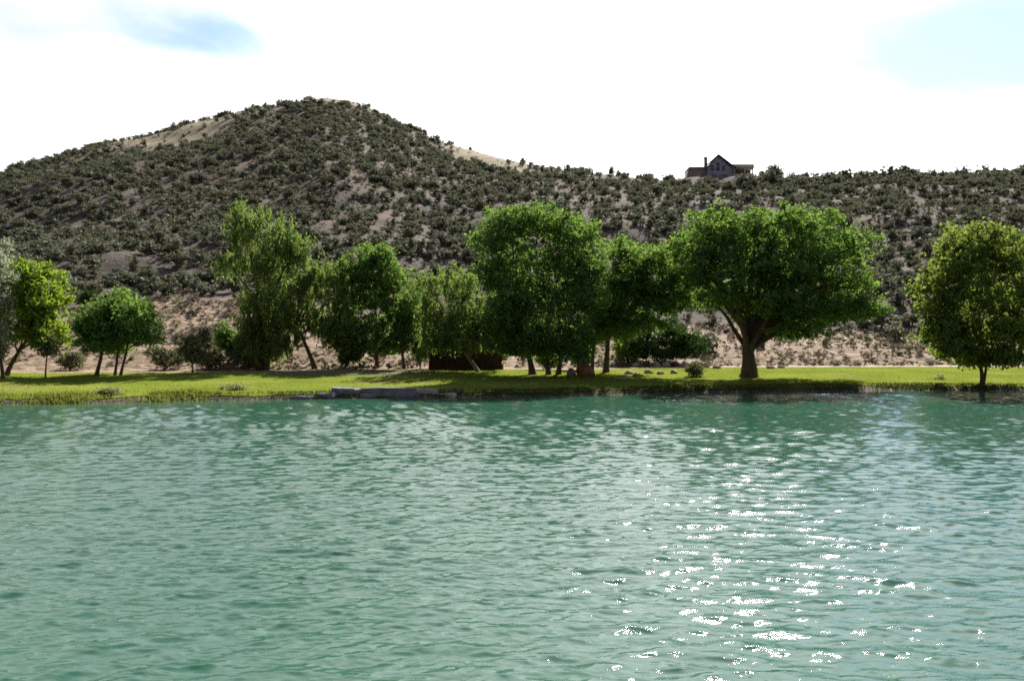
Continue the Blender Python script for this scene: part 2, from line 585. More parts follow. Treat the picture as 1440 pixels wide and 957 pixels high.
def zones(x, y):
    px, yh, dr, zr, t = hill_t(x, y)
    z = height(x, y)
    ypx = CY - (z - CAM_H) / np.maximum(y, 1) * FPX
    n = fbm(x * 0.05, y * 0.05, 91, 4)
    n2 = fbm(x * 0.25, y * 0.25, 93, 3)
    # pale lower slope: higher up on the left, thin on the right
    lim = np.interp(px, [-300, 0, 120, 330, 420, 600, 900, 1000, 1200, 1330, 1800], [14, 19, 25, 23, 17, 14, 16, 24, 16, 14, 12])
    up = (y - yh)
    tan = 1 - sstep(-3, 4, up - lim * (1 + 1.1 * n) - 6 * n2)
    # open grassy crests, with sunlit ridge strips painted in as paler ground
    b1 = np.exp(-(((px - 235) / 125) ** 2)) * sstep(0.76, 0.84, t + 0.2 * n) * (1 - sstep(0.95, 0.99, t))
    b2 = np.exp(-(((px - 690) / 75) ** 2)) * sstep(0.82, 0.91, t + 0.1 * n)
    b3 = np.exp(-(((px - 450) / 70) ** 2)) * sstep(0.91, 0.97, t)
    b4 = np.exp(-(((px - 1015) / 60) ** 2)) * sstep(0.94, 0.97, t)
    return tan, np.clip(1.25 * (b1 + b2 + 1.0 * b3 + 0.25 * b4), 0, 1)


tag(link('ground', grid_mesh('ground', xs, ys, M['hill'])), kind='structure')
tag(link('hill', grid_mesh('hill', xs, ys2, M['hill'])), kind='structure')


def strip(name, x, ya, yb, rows, mat, lift):
    n = len(x)
    v = np.linspace(0, 1, rows)
    X = np.repeat(x[None, :], rows, 0)
    Y = ya[None, :] * (1 - v[:, None]) + yb[None, :] * v[:, None]
    Z = height(X, Y) + lift
    i = np.arange(n * rows).reshape(rows, n)
    F = np.stack([i[:-1, :-1], i[:-1, 1:], i[1:, 1:], i[1:, :-1]], -1).reshape(-1, 4)
    return tag(link(name, mesh_np(name, np.stack([X.ravel(), Y.ravel(), Z.ravel()], 1), F, mat, True)), kind='structure')


lx = np.arange(-130, 130, 0.7)
strip('shore_bank', lx, shore(lx) - 1.2, shore(lx) + 1.3 + 0.5 * fbm(lx * 0.8, lx * 0, 12, 2), 8, M['earth'], 0.025)
strip('lawn', lx, shore(lx) + 0.75 + 0.7 * fbm(lx * 0.7, lx * 0 + 2, 13, 3), lawn_back(lx) + 1.2 * fbm(lx * 0.6, lx * 0 + 4, 14, 3), 44, M['lawn'], 0.06)
rx = np.arange(12, 120, 0.8)
strip('dirt_road', rx, lawn_back(rx) + 1.4, lawn_back(rx) + 4.6 + 0.4 * fbm(rx * 0.5, rx * 0, 15, 2), 6, M['road'], 0.05)
px_ = np.arange(-21.0, -6.5, 0.5)
strip('footpath', px_, lawn_back(px_) - 5.4 + 0.02 * (px_ + 14) ** 2, lawn_back(px_) - 3.4 + 0.02 * (px_ + 14) ** 2, 5, M['path'], 0.09)

# ---------------------------------------------------------------- water
def build_water():
    p = 0.3
    rows = (np.linspace(7.0 ** -p, 84.0 ** -p, 900)) ** (-1 / p)
    rows = np.concatenate([[2.0, 4.0], rows])
    us = np.concatenate([[-3, -1.6, -1.0], np.linspace(-0.68, 0.68, 640), [1.0, 1.6, 3]])
    U, D = np.meshgrid(us, rows)
    X, Y = U * D, D
    dd = 0.00100 * D ** 1.3
    Z = np.zeros_like(X)
    DX = np.zeros_like(X); DY = np.zeros_like(X)
    r = np.random.default_rng(11)
    patch = 0.75 + 0.9 * (fbm(X * 0.045, Y * 0.09, 201, 3) + 0.25)
    # directional chop
    for i in range(96):
        lam = 0.13 * (1.25 / 0.13) ** r.random()
        ang = r.normal(-0.1, 0.42) if lam > 0.5 else r.normal(-0.1, 0.6)
        amp = 0.0034 * lam * (1.0 if lam < 0.7 else 0.8)
        k = 2 * np.pi / lam
        kx, ky = k * math.sin(ang), k * math.cos(ang)
        fade = sstep(1.5, 2.8, lam / dd) * (0.92 + 0.7 * sstep(18, 60, D))
        ph = kx * X + ky * Y + r.random() * 6.283 + 0.8 * fbm(X * 0.07, Y * 0.07, 300 + i, 2)
        Z += patch * fade * amp * np.cos(ph)
        q = 1.0 * amp * fade * patch
        DX -= q * math.sin(ang) * np.sin(ph)
        DY -= q * math.cos(ang) * np.sin(ph)
    # longer rings running out from the near bank
    for i in range(12):
        cx, cy = r.normal(-2, 4), r.normal(0, 4)
        lam = r.uniform(0.4, 0.95)
        k = 2 * np.pi / lam
        rr = np.hypot(X - cx, Y - cy)
        amp = 0.0048 * lam * np.exp(-((D - 14) / 24) ** 2)
        ph = k * rr + r.random() * 6.283 + 2.0 * fbm(X * 0.1, Y * 0.1, 500 + i, 2)
        fade = sstep(1.6, 3.2, lam / dd)
        Z += fade * amp * np.cos(ph)
        DX -= 0.8 * amp * fade * (X - cx) / rr * np.sin(ph)
        DY -= 0.8 * amp * fade * (Y - cy) / rr * np.sin(ph)
    edge = (np.abs(U) > 0.685)
    Z[edge] = 0
    calm = 0.3 + 0.7 * sstep(0.0, 7.0, shore(X) - Y)      # ripples die down along the bank
    Z, DX, DY = Z * calm, DX * calm, DY * calm
    V = np.stack([(X + DX).ravel(), (Y + DY).ravel(), Z.ravel()], 1)
    ny, nx = X.shape
    i = np.arange(nx * ny).reshape(ny, nx)
    F = np.stack([i[:-1, :-1], i[:-1, 1:], i[1:, 1:], i[1:, :-1]], -1).reshape(-1, 4)
    tag(link('lake_water', mesh_np('lake_water', V, F, M['water'], True)), kind='structure')


build_water()


# ---------------------------------------------------------------- foliage
def leaf_quads(C, N, A, L, W):
    """rhombic leaves: centres, normals, long axes, lengths, widths"""
    A = A - N * np.sum(A * N, 1)[:, None]
    A /= np.linalg.norm(A, axis=1)[:, None] + 1e-9
    B = np.cross(N, A)
    a, b = A * (L * 0.5)[:, None], B * (W * 0.5)[:, None]
    V = np.stack([C - a, C + b - a * 0.1, C + a, C - b - a * 0.1], 1).reshape(-1, 3)
    F = np.arange(len(C) * 4).reshape(-1, 4)
    return V, F


def unit(r, n):
    v = r.normal(size=(n, 3))
    return v / np.linalg.norm(v, axis=1)[:, None]


def crown_leaves(lobes, n_leaves, r, leaf=0.32, per=26, clump=0.5, droop=0.0, shell=0.72, aspect=0.62, sag=0.0):
    """lobes: (cx,cy,cz,rx,ry,rz). Clumps of leaves spread through the lobes, most near their skin."""
    L = np.array(lobes, float)
    area = (L[:, 3] * L[:, 4] + L[:, 3] * L[:, 5] + L[:, 4] * L[:, 5])
    ncl = max(int(n_leaves / per), 4)
    which = r.choice(len(L), ncl, p=area / area.sum())
    d = unit(r, ncl)
    d[:, 2] = np.where(d[:, 2] < -0.5, d[:, 2] * 0.7, d[:, 2])
    inner = r.random(ncl) < (1 - shell)
    rad = np.where(inner, r.uniform(0.2, 0.75, ncl), r.normal(0.93, 0.09, ncl))
    # ragged outline: each direction has its own reach
    reach = 1 + 0.34 * (np.sin(d[:, 0] * 5.3 + which * 1.7) * np.sin(d[:, 2] * 4.1 + which * 2.3) * np.cos(d[:, 1] * 4.7 + which)) 
    cc = L[which, :3] + d * (rad * reach)[:, None] * L[which, 3:6]
    cnt = r.poisson(per, ncl) + 3
    idx = np.repeat(np.arange(ncl), cnt)
    n = len(idx)
    csize = clump * r.uniform(0.5, 1.3, ncl)
    off = r.normal(size=(n, 3)) * (csize[idx] * 0.55)[:, None]
    off[:, 2] *= 0.75
    if sag:
        h = np.abs(r.normal(size=n)) * sag
        off[:, 2] -= h
        off[:, :2] *= 0.6
    C = cc[idx] + off
    out = d[idx] * 0.5 + np.array([0, 0, 0.35]) + r.normal(size=(n, 3)) * 0.62
    N = out / np.linalg.norm(out, axis=1)[:, None]
    A = unit(r, n)
    if droop:
        A = A * (1 - droop) + np.array([0, 0, -1.0]) * droop
        N = N * np.array([1, 1, 1 - droop]) + 1e-4
        N /= np.linalg.norm(N, axis=1)[:, None]
    ll = leaf * r.uniform(0.65, 1.35, n)
    V, F = leaf_quads(C, N, A, ll, ll * aspect)
    ct = np.clip(r.normal(0.5, 0.22, ncl), 0, 1)
    tint = np.clip(ct[idx] + r.normal(0, 0.12, n), 0, 1)
    return V, F, np.repeat(tint, 4)


def tree(name, label, cat, base, lobes_px, leaves, mat, trunk_r, seed, bark='bark', stems=None, group=None,
         leaf=0.265, per=30, clump=0.50, droop=0.0, aspect=0.62, sag=0.0, fork=0.42, depth=1.15, shell=0.72, lean=0.0, back=0.0):
    """base: (px, ypx) of the foot; lobes (px, ypx, half width px, half height px) of the crown at the tree's own distance"""
    r = np.random.default_rng(seed)
    x0, d0, z0 = ground_at(*base)
    m = d0 / FPX
    root = link(name, None, None, (x0, d0, z0 - 0.03))
    tag(root, label, cat, group)
    P = [((p - CX) * m - x0, CAM_H + (CY - y) * m - z0, a * m, b * m) for p, y, a, b in lobes_px]
    half = max(abs(p[0]) + p[2] for p in P) * 0.55
    lobes = []
    for lx_, lz, a, b in P:
        dep = min((a + b) / 2, 1.2 * a)
        k = 2 if half > 1.4 * dep else 1
        for j in range(k):
            sgn = -1 if j == 0 else 1
            off = depth * max(half - dep, 0) * r.uniform(0.35, 1.0) * sgn if k == 2 else 0
            lobes.append((lx_ + r.normal(0, 0.06) * a, off + back, lz + r.normal(0, 0.04) * b, a * 0.89, dep, b * 0.88))
    V, F, tint = crown_leaves(lobes, leaves, r, leaf, per, clump, droop, shell, aspect, sag)
    link('crown', mesh_np('crown', V, F, M[mat], False, {'tint': tint}), root)
    # stems and limbs
    zmax = max(l[2] for l in lobes)
    stems = stems or [(base[0], None)]
    for si, stem in enumerate(stems):
        sx = (stem[0] - CX) * m - x0
        top = stem[1]
        mb = MB()
        if top is None:
            tx = np.mean([l[0] for l in lobes]) * 0.6 + lean
            tz = zmax * fork
        else:
            tx = (top[0] - CX) * m - x0
            tz = CAM_H + (CY - top[1]) * m - z0
        tr = trunk_r * (1.0 if si == 0 else 0.72)
        sy = 0 if si == 0 else r.uniform(-0.5, 0.7)
        n = 9
        q = np.linspace(0, 1, n)
        pts = np.stack([sx + (tx - sx) * q ** 1.2 + 0.10 * tr * np.sin(q * 7 + si), sy + 0.12 * np.sin(q * 5 + seed), -0.15 + (tz + 0.15) * q], 1)
        rad = tr * (1.0 - 0.42 * q) * (1 + 0.55 * np.exp(-q * 9))
        mb.tube(pts, rad, 12, seed + si, 0.12)
        mine = [l for k_, l in enumerate(lobes) if k_ % len(stems) == si]
        for li, l in enumerate(mine):
            st = pts[int(r.integers(n - 4, n))]
            en = np.array(l[:3]) + r.normal(0, 0.12, 3) * l[3]
            q2 = np.linspace(0, 1, 7)[:, None]
            bow = np.array([0, 0, 1.0]) * 0.10 * np.linalg.norm(en - st)
            mid = st + (en - st) * q2 + np.sin(q2 * math.pi) * bow + np.sin(q2 * 9 + li) * 0.08
            lr = tr * r.uniform(0.28, 0.46)
            mb.tube(mid, lr * (1 - 0.82 * q2[:, 0]), 7, seed + li, 0.1)
            for tw in range(3):
                en2 = en + unit(r, 1)[0] * np.array(l[3:6]) * 0.75
                mid2 = mid[4] + (en2 - mid[4]) * np.linspace(0, 1, 4)[:, None]
                mb.tube(mid2, lr * 0.30 * np.array([1, 0.75, 0.45, 0.15]), 5, seed + tw)
        mb.build('trunk', M[bark], root, True)
    return root


# -- the trees along the lawn, left to right
tree('olive_tree', 'silvery grey-green tree cut by the left edge of the view', 'tree', (4, 534),
     [(0, 400, 18, 45), (-2, 455, 20, 45), (-24, 420, 28, 75), (1, 360, 8, 22), (-16, 490, 22, 22)], 9000, 'leaf_silver', 0.14, 21, droop=0.35, leaf=0.30, aspect=0.4)
tree('leaning_tree', 'bright yellow-green tree with a leaning dark trunk, beside the silvery tree', 'tree', (8, 529),
     [(48, 390, 30, 28), (68, 415, 26, 32), (40, 425, 26, 34), (62, 455, 28, 32), (38, 465, 20, 24), (72, 480, 18, 18)], 13000, 'leaf_bright', 0.2, 22,
     stems=[(8, (36, 478))], droop=0.25, leaf=0.32, aspect=0.5)
tree('sapling', 'thin sapling with sparse olive leaves in front of the bright leaning tree', 'tree', (65, 531),
     [(65, 486, 15, 18), (62, 470, 10, 12)], 1100, 'leaf_sage', 0.07, 23, leaf=0.24, clump=0.35, fork=0.75)
tree('round_tree', 'dark round-headed tree standing alone on the left of the lawn', 'tree', (136, 528),
     [(170, 428, 36, 24), (142, 447, 28, 26), (200, 446, 25, 28), (168, 466, 38, 26), (130, 462, 20, 32), (150, 480, 24, 24), (194, 470, 22, 22), (134, 472, 20, 22), (203, 472, 14, 16), (150, 490, 14, 12)], 17000, 'leaf_cotton', 0.16, 24,
     stems=[(136, (150, 465)), (164, (170, 465)), (172, (185, 470))])
tree('sapling', 'small pale sage-green sapling beside the dark round-headed tree', 'tree', (270, 525),
     [(266, 487, 17, 19), (276, 500, 16, 13), (270, 476, 10, 10)], 2200, 'leaf_sage', 0.08, 25, leaf=0.25, clump=0.4, fork=0.4)
tree('willow_tree', 'tallest feathery light-green willow on the left of the tree line', 'tree', (373, 520),
     [(352, 298, 34, 22), (336, 322, 28, 28), (392, 328, 30, 28), (418, 348, 20, 24), (368, 358, 50, 38), (322, 366, 17, 18), (380, 405, 42, 42), (356, 440, 26, 36), (388, 458, 38, 34), (366, 485, 28, 24), (352, 470, 22, 30), (396, 478, 18, 20)],
     25000, 'leaf_willow', 0.34, 26, droop=0.6, leaf=0.42, aspect=0.28, sag=0.55, per=30, stems=[(373, (368, 430))])
tree('willow_tree', 'lower feathery willow with a bare leaning trunk, right of the tallest willow', 'tree', (443, 519),
     [(428, 392, 28, 26), (465, 382, 32, 22), (484, 415, 30, 32), (440, 430, 34, 28), (462, 455, 34, 20), (405, 445, 20, 24), (488, 452, 22, 28)],
     15000, 'leaf_willow', 0.24, 27, droop=0.55, leaf=0.40, aspect=0.3, sag=0.45, per=30, stems=[(443, (416, 452))])
tree('cottonwood_tree', 'bushy green tree with low dark skirts, between the leaning willow and the cabin', 'tree', (530, 516),
     [(531, 366, 28, 24), (506, 384, 28, 24), (553, 394, 22, 26), (516, 418, 40, 32), (562, 428, 28, 34), (520, 463, 48, 28), (572, 462, 20, 28), (490, 478, 28, 20), (548, 485, 36, 18), (582, 440, 16, 40), (510, 488, 24, 12)],
     34000, 'leaf_cotton', 0.2, 28, stems=[(530, (528, 450)), (569, (560, 450)), (483, (500, 455))], back=-1.2)
tree('willow_tree', 'yellow-green willow drooping over the brown cabin', 'tree', (673, 523),
     [(592, 394, 22, 20), (626, 388, 28, 20), (604, 436, 20, 34), (648, 398, 30, 24), (690, 428, 28, 34), (650, 440, 38, 30), (634, 468, 24, 18), (702, 462, 20, 22), (592, 484, 7, 28), (655, 470, 40, 22), (618, 476, 22, 20), (706, 480, 12, 16), (672, 452, 40, 30), (690, 476, 26, 18), (620, 462, 30, 30)],
     19000, 'leaf_willow', 0.2, 29, bark='bark_pale', droop=0.5, leaf=0.40, aspect=0.32, sag=0.45, per=30, stems=[(673, (648, 488))])
tree('cottonwood_tree', 'large spreading cottonwood right of the cabin, on several trunks', 'tree', (749, 527),
     [(714, 318, 38, 24), (760, 314, 44, 22), (800, 332, 38, 28), (690, 345, 32, 26), (742, 358, 60, 40), (812, 372, 38, 36), (698, 388, 32, 28), (762, 408, 62, 40), (822, 415, 30, 40), (772, 452, 58, 34), (814, 474, 28, 24), (738, 466, 30, 28), (705, 440, 28, 34), (760, 478, 40, 20), (790, 486, 26, 16), (722, 420, 34, 34), (700, 470, 28, 26), (745, 488, 40, 18), (806, 497, 24, 14)],
     60000, 'leaf_cotton', 0.3, 30, stems=[(749, (735, 465)), (771, (766, 460)), (785, (800, 455))], back=-2.2)
tree('cottonwood_tree', 'medium cottonwood leaning against the large one, with a slender dark trunk', 'tree', (852, 524),
     [(870, 358, 32, 20), (905, 372, 34, 24), (937, 393, 20, 26), (872, 398, 36, 34), (915, 416, 40, 32), (860, 438, 28, 28), (900, 452, 34, 20), (942, 428, 18, 22), (836, 455, 22, 34), (866, 462, 30, 20)],
     34000, 'leaf_cotton', 0.26, 31, stems=[(852, (858, 445)), (832, (838, 460))], back=-1.8)
tree('dark_bush', 'wide dark green bush left of the great cottonwood trunk', 'bush', (930, 514),
     [(893, 482, 26, 20), (934, 470, 34, 24), (970, 485, 22, 20), (925, 494, 56, 15)], 14000, 'leaf_dark', 0.12, 32, fork=0.2, leaf=0.28)
tree('cottonwood_tree', 'broadest great cottonwood with one thick trunk and spreading limbs', 'tree', (1053, 531),
     [(1014, 324, 52, 26), (1076, 322, 48, 24), (1134, 324, 44, 26), (974, 350, 42, 26), (1170, 352, 36, 28), (1044, 368, 78, 40), (1126, 376, 68, 44), (968, 382, 34, 30), (1190, 396, 22, 24), (1198, 432, 28, 18), (1004, 412, 48, 30), (1074, 426, 60, 36), (1142, 436, 50, 34), (1180, 432, 30, 26), (1114, 464, 46, 17)],
     84000, 'leaf_cotton', 0.72, 33, stems=[(1053, (1052, 470))], back=-1.5)
tree('shore_tree', 'dense olive-green tree at the water edge on the far right', 'tree', (1381, 543),
     [(1370, 342, 48, 30), (1342, 370, 40, 36), (1410, 356, 46, 40), (1322, 410, 28, 42), (1380, 410, 62, 46), (1432, 400, 42, 52), (1334, 452, 36, 40), (1390, 458, 56, 44), (1444, 460, 40, 46), (1350, 488, 30, 22), (1410, 496, 48, 20), (1328, 478, 26, 28), (1385, 504, 40, 14)],
     33000, 'leaf_right', 0.17, 34, stems=[(1381, (1376, 490)), (1385, (1394, 488))], leaf=0.31, droop=0.2)


def shrub(name, label, px, ypx, w, h, leaves, mat, seed, group=None, leaf=0.26, cat='shrub', clump=0.4):
    x0, d0, z0 = ground_at(px, ypx)
    r = np.random.default_rng(seed)
    m = d0 / FPX
    a, b = w * m / 2, h * m / 2
    lobes = []
    for k in range(5):
        lobes.append((r.uniform(-0.55, 0.55) * a, r.uniform(-0.4, 0.4) * a, b * r.uniform(0.7, 1.25), a * r.uniform(0.4, 0.6), a * 0.5, b * r.uniform(0.55, 0.8)))
    root = link(name, None, None, (x0, d0, z0 - 0.05))
    tag(root, label, cat, group)
    V, F, tint = crown_leaves(lobes, leaves, r, leaf, 18, clump, 0.15, 0.6, 0.5)
    V[:, 2] = np.maximum(V[:, 2], -0.02)
    link('foliage', mesh_np('foliage', V, F, M[mat], False, {'tint': tint}), root)
    mb = MB()
    for l in lobes:
        mb.tube([(0, 0, -0.05), (l[0] * 0.5, l[1] * 0.5, l[2] * 0.6), (l[0], l[1], l[2])], [0.05, 0.035, 0.015], 5, seed)
    mb.build('stem', M['bark'], root, True)
    return root


shrub('shrub', 'dark green shrub on the pale slope left of the tallest willow', 320, 512, 52, 62, 4200, 'leaf_cotton', 41)
shrub('shrub', 'low dark bush on the bare slope behind the round-headed tree', 122, 432, 34, 26, 1500, 'leaf_dark', 42)
shrub('sage_bush', 'grey-green bush just right of the round-headed tree', 232, 521, 46, 40, 2600, 'leaf_sage', 43)
shrub('sage_bush', 'grey-green bush under the pale sapling, at the back of the lawn', 296, 520, 40, 34, 2000, 'leaf_sage', 44)
shrub('sage_bush', 'low sage bush at the foot of the tallest willow', 343, 519, 44, 28, 1800, 'leaf_sage', 45)
shrub('sage_bush', 'grey-green bush behind the thin sapling', 98, 520, 40, 30, 1800, 'leaf_sage', 46)
shrub('sage_bush', 'pale sage bush left of the great cottonwood trunk', 975, 530, 32, 22, 1500, 'leaf_sage', 47)
shrub('shrub', 'yellow-green shrub between the medium cottonwood and the dark bush', 885, 514, 40, 44, 2200, 'leaf_bright', 48)
shrub('shrub', 'dark green shrub among the trunks of the large cottonwood', 768, 520, 36, 34, 2000, 'leaf_cotton', 49)
shrub('shrub', 'dark green shrub in the shade left of the low-skirted tree', 486, 517, 44, 42, 2600, 'leaf_cotton', 55)
shrub('shrub', 'dark shrub between the trunks of the two overlapping cottonwoods', 814, 520, 44, 56, 3000, 'leaf_cotton', 56)
shrub('shrub', 'yellow-green upright shrub at the left wall of the cabin', 591, 519, 22, 56, 1800, 'leaf_willow', 57)
shrub('shrub', 'brownish shrub on the slope behind the pale sapling', 282, 490, 32, 40, 1500, 'scrub', 50)
shrub('weed_clump', 'pale weed clump on the sunny lawn below the tallest willow', 325, 549, 44, 10, 700, 'weed', 51, cat='weeds', leaf=0.16, clump=0.25)
shrub('weed_clump', 'pale weed clump by the water below the round-headed tree', 150, 556, 46, 14, 900, 'weed', 52, cat='weeds', leaf=0.16, clump=0.25)
shrub('weed_clump', 'pale tuft on the lawn left of the tree at the water edge', 1322, 534, 30, 7, 350, 'weed', 53, cat='weeds', leaf=0.14, clump=0.22)
shrub('weed_clump', 'pale grass tuft at the right end of the flat grey rocks', 640, 552, 50, 9, 600, 'weed', 54, cat='weeds', leaf=0.16, clump=0.22)


# ---------------------------------------------------------------- rocks
def ico(sub):
    import bmesh
    bm = bmesh.new()
    bmesh.ops.create_icosphere(bm, subdivisions=sub, radius=1)
    V = np.array([v.co[:] for v in bm.verts])
    F = np.array([[v.index for v in f.verts] for f in bm.faces])
    bm.free()
    return V, F


ICO3, ICO2 = ico(3), ico(2)


def rock_mesh(seed, sx, sy, sz, mat, fine=True):
    V, F = ICO3 if fine else ICO2
    r = np.random.default_rng(seed)
    V = np.sign(V) * np.abs(V) ** 0.55
    # chop with random planes for facets, then roughen
    for k in range(18):
        n = unit(r, 1)[0]
        c = r.uniform(0.55, 0.95)
        dd = V @ n
        V = V - np.where(dd > c, (dd - c) * 0.97, 0)[:, None] * n
    V += 0.05 * (np.stack([fbm(V[:, 0] * 2 + seed, V[:, 1] * 2 + V[:, 2], s, 3) for s in (1, 2, 3)], 1))
    return mesh_np('boulder', V * np.array([sx, sy, sz]), F, M[mat], False)


def slab_mesh(seed, sx, sy, sz, mat):
    """flat broken slab: irregular outline, upright broken sides, chipped top edge, uneven top"""
    r = np.random.default_rng(seed)
    n = 13
    an = np.sort(np.linspace(0, 2 * np.pi, n, endpoint=False) + r.uniform(-0.2, 0.2, n))
    rad = r.uniform(0.78, 1.1, n)
    c, q = np.cos(an), np.sin(an)
    c, q = np.sign(c) * np.abs(c) ** 0.7 * rad, np.sign(q) * np.abs(q) ** 0.7 * rad
    tilt = r.normal(0, 0.10, 2)
    rings = []
    for f, z in ((1.05, -0.9), (1.04, 0.0), (0.98 , 0.35), (0.97, 0.40), (0.90, 0.98), (0.45, 1.0)):
        ff = f * (1 + r.uniform(-0.05, 0.05, n))
        zz = z + r.uniform(-0.10, 0.10, n) + (c * tilt[0] + q * tilt[1]) * (z > 0.2)
        rings.append(np.stack([c * ff * sx, q * ff * sy, zz * sz], 1))
    V = np.concatenate(rings + [np.array([[0, 0, sz * 1.02]])])
    F = []
    for k in range(len(rings) - 1):
        for i in range(n):
            j = (i + 1) % n
            F.append((k * n + i, k * n + j, (k + 1) * n + j, (k + 1) * n + i))
    k = (len(rings) - 1) * n
    T = [(k + i, k + (i + 1) % n, len(V) - 1) for i in range(n)]
    me = bpy.data.meshes.new('slab')
    me.from_pydata([tuple(v) for v in V], [], F + T)
    me.materials.append(M[mat])
    me.update()
    return me


def slab(label, px, ypx, w, h, mat, seed, group, rz=0.0, dy=0.0):
    x0, d0, z0 = ground_at(px, ypx)
    m = d0 / FPX
    sx = w * m / 2
    o = link('rock_slab', slab_mesh(seed, sx, max(0.55 * sx, 0.5), h * m * 0.62, mat), None, (x0, d0 + 0.4 * sx + dy, z0 + 0.02))
    o.rotation_euler.z = rz
    tag(o, label, 'rock', group)


def rock(name, label, px, ypx, w, h, mat, seed, group=None, cat='rock', rz=0.0):
    x0, d0, z0 = ground_at(px, ypx)
    m = d0 / FPX
    sx, sz = w * m / 2, h * m * 0.62
    o = link(name, rock_mesh(seed, sx * 1.12, max(sx * 0.62, sz), sz * 1.15, mat), None, (x0, d0 + 0.3 * sx, z0 + sz * 0.52))
    o.rotation_euler.z = rz
    tag(o, label, cat, group)
    return o


G = 'flat grey rocks at the water edge'
slab('long flat grey slab, largest rock at the water edge', 545, 556, 86, 16, 'rock_grey', 61, G)
slab('grey slab at the water edge, left of the longest slab', 488, 556, 50, 14, 'rock_grey', 62, G, 0.2)
slab('narrow dark slab between the two largest grey slabs', 515, 559, 30, 7, 'rock_grey', 72, G, -0.3)
slab('small dark grey slab at the left end of the flat rocks', 458, 559, 34, 8, 'rock_grey', 63, G, 0.1)
slab('pale flat slab at the right end of the flat rocks', 598, 554, 44, 10, 'rock_pale', 64, G, 0.15)
slab('thin pale slab furthest right on the sunny grass edge', 628, 557, 30, 5, 'rock_pale', 71, G, -0.2)
slab('low dark stone by the water below the leaning willow', 424, 561, 34, 6, 'rock_grey', 65, G, 0.3)
slab('low slab leaning behind the longest grey slab', 560, 551, 44, 8, 'rock_grey', 73, G, 0.1)
rock('boulder', 'rust-brown boulder at the foot of the large cottonwood trunks', 822, 529, 34, 20, 'rock_rust', 67)
rock('boulder', 'dark stone touching the rust-brown boulder', 803, 529, 14, 14, 'rock_grey', 68)
r_ = np.random.default_rng(5)
for i, (px, y, w, h) in enumerate([(884, 527, 14, 7), (898, 530, 16, 7), (878, 534, 13, 7), (912, 526, 15, 7), (893, 517, 13, 8), (908, 516, 14, 9), (922, 517, 14, 9), (937, 517, 15, 9), (951, 516, 13, 9), (964, 517, 15, 8), (978, 517, 14, 9), (992, 517, 15, 8),
                                   (1008, 519, 12, 6), (930, 527, 14, 6), (948, 526, 12, 6), (1084, 519, 13, 6), (1099, 518, 11, 5)]):
    rock('boulder', 'pinkish stone in the low row of stones before the dark bush' if i < 15 else 'pinkish stone just right of the great cottonwood trunk', px, y, w, h, 'rock_pink', 80 + i,
         'pinkish stones in a row before the dark bush' if i < 15 else 'stones right of the great cottonwood trunk', rz=r_.uniform(-0.5, 0.5))

# ---------------------------------------------------------------- cabin
x0, d0, z0 = ground_at(655, 520)
m = d0 / FPX
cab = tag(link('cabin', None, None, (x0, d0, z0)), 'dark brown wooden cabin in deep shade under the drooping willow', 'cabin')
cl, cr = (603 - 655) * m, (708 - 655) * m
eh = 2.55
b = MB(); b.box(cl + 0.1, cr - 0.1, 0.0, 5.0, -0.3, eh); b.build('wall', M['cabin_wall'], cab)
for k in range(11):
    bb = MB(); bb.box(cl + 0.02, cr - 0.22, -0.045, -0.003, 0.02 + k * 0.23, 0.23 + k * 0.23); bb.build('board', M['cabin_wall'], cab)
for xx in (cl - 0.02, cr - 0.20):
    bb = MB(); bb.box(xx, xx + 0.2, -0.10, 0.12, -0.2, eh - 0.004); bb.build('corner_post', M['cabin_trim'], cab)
b = MB()
ov, rh = 0.45, 1.5
for s0, s1 in ((-0.55, 2.5), (2.5, 5.55)):
    z_a = eh - 0.10 if s0 < 0 else eh + rh
    z_b = eh + rh if s0 < 0 else eh - 0.10
    V = [(cl - ov, s0, z_a), (cr + ov, s0, z_a), (cr + ov, s1, z_b), (cl - ov, s1, z_b)]
    V += [(p[0], p[1], p[2] + 0.16) for p in V]
    b.add(V, [(0, 3, 2, 1), (4, 5, 6, 7), (0, 1, 5, 4), (1, 2, 6, 5), (2, 3, 7, 6), (3, 0, 4, 7)])
b.build('roof', M['cabin_roof'], cab)
for xx in (cl + 0.12, cr - 0.12):
    b = MB()
    V = [(xx - 0.02, 0.0, eh - 0.01), (xx - 0.02, 2.5, eh - 0.01), (xx - 0.02, 5.0, eh - 0.01), (xx - 0.02, 2.5, eh + rh),
         (xx + 0.02, 0.0, eh - 0.01), (xx + 0.02, 2.5, eh - 0.01), (xx + 0.02, 5.0, eh - 0.01), (xx + 0.02, 2.5, eh + rh)]
    b.add(V, [(0, 1, 5, 4), (1, 2, 6, 5), (0, 4, 7, 3), (2, 3, 7, 6)])
    b.build('gable', M['cabin_wall'], cab)

# ---------------------------------------------------------------- house on the ridge
HD = 297.0
hm = HD / FPX
hx0 = (1012 - CX) * hm
hz0 = CAM_H + (CY - 250) * hm
house = tag(link('house', None, None, (hx0, HD, hz0)), 'blue gabled house with low wings alone on the skyline', 'house')


def hp(px):
    return (px - 1012) * hm


def hz(y):
    return (250 - y) * hm


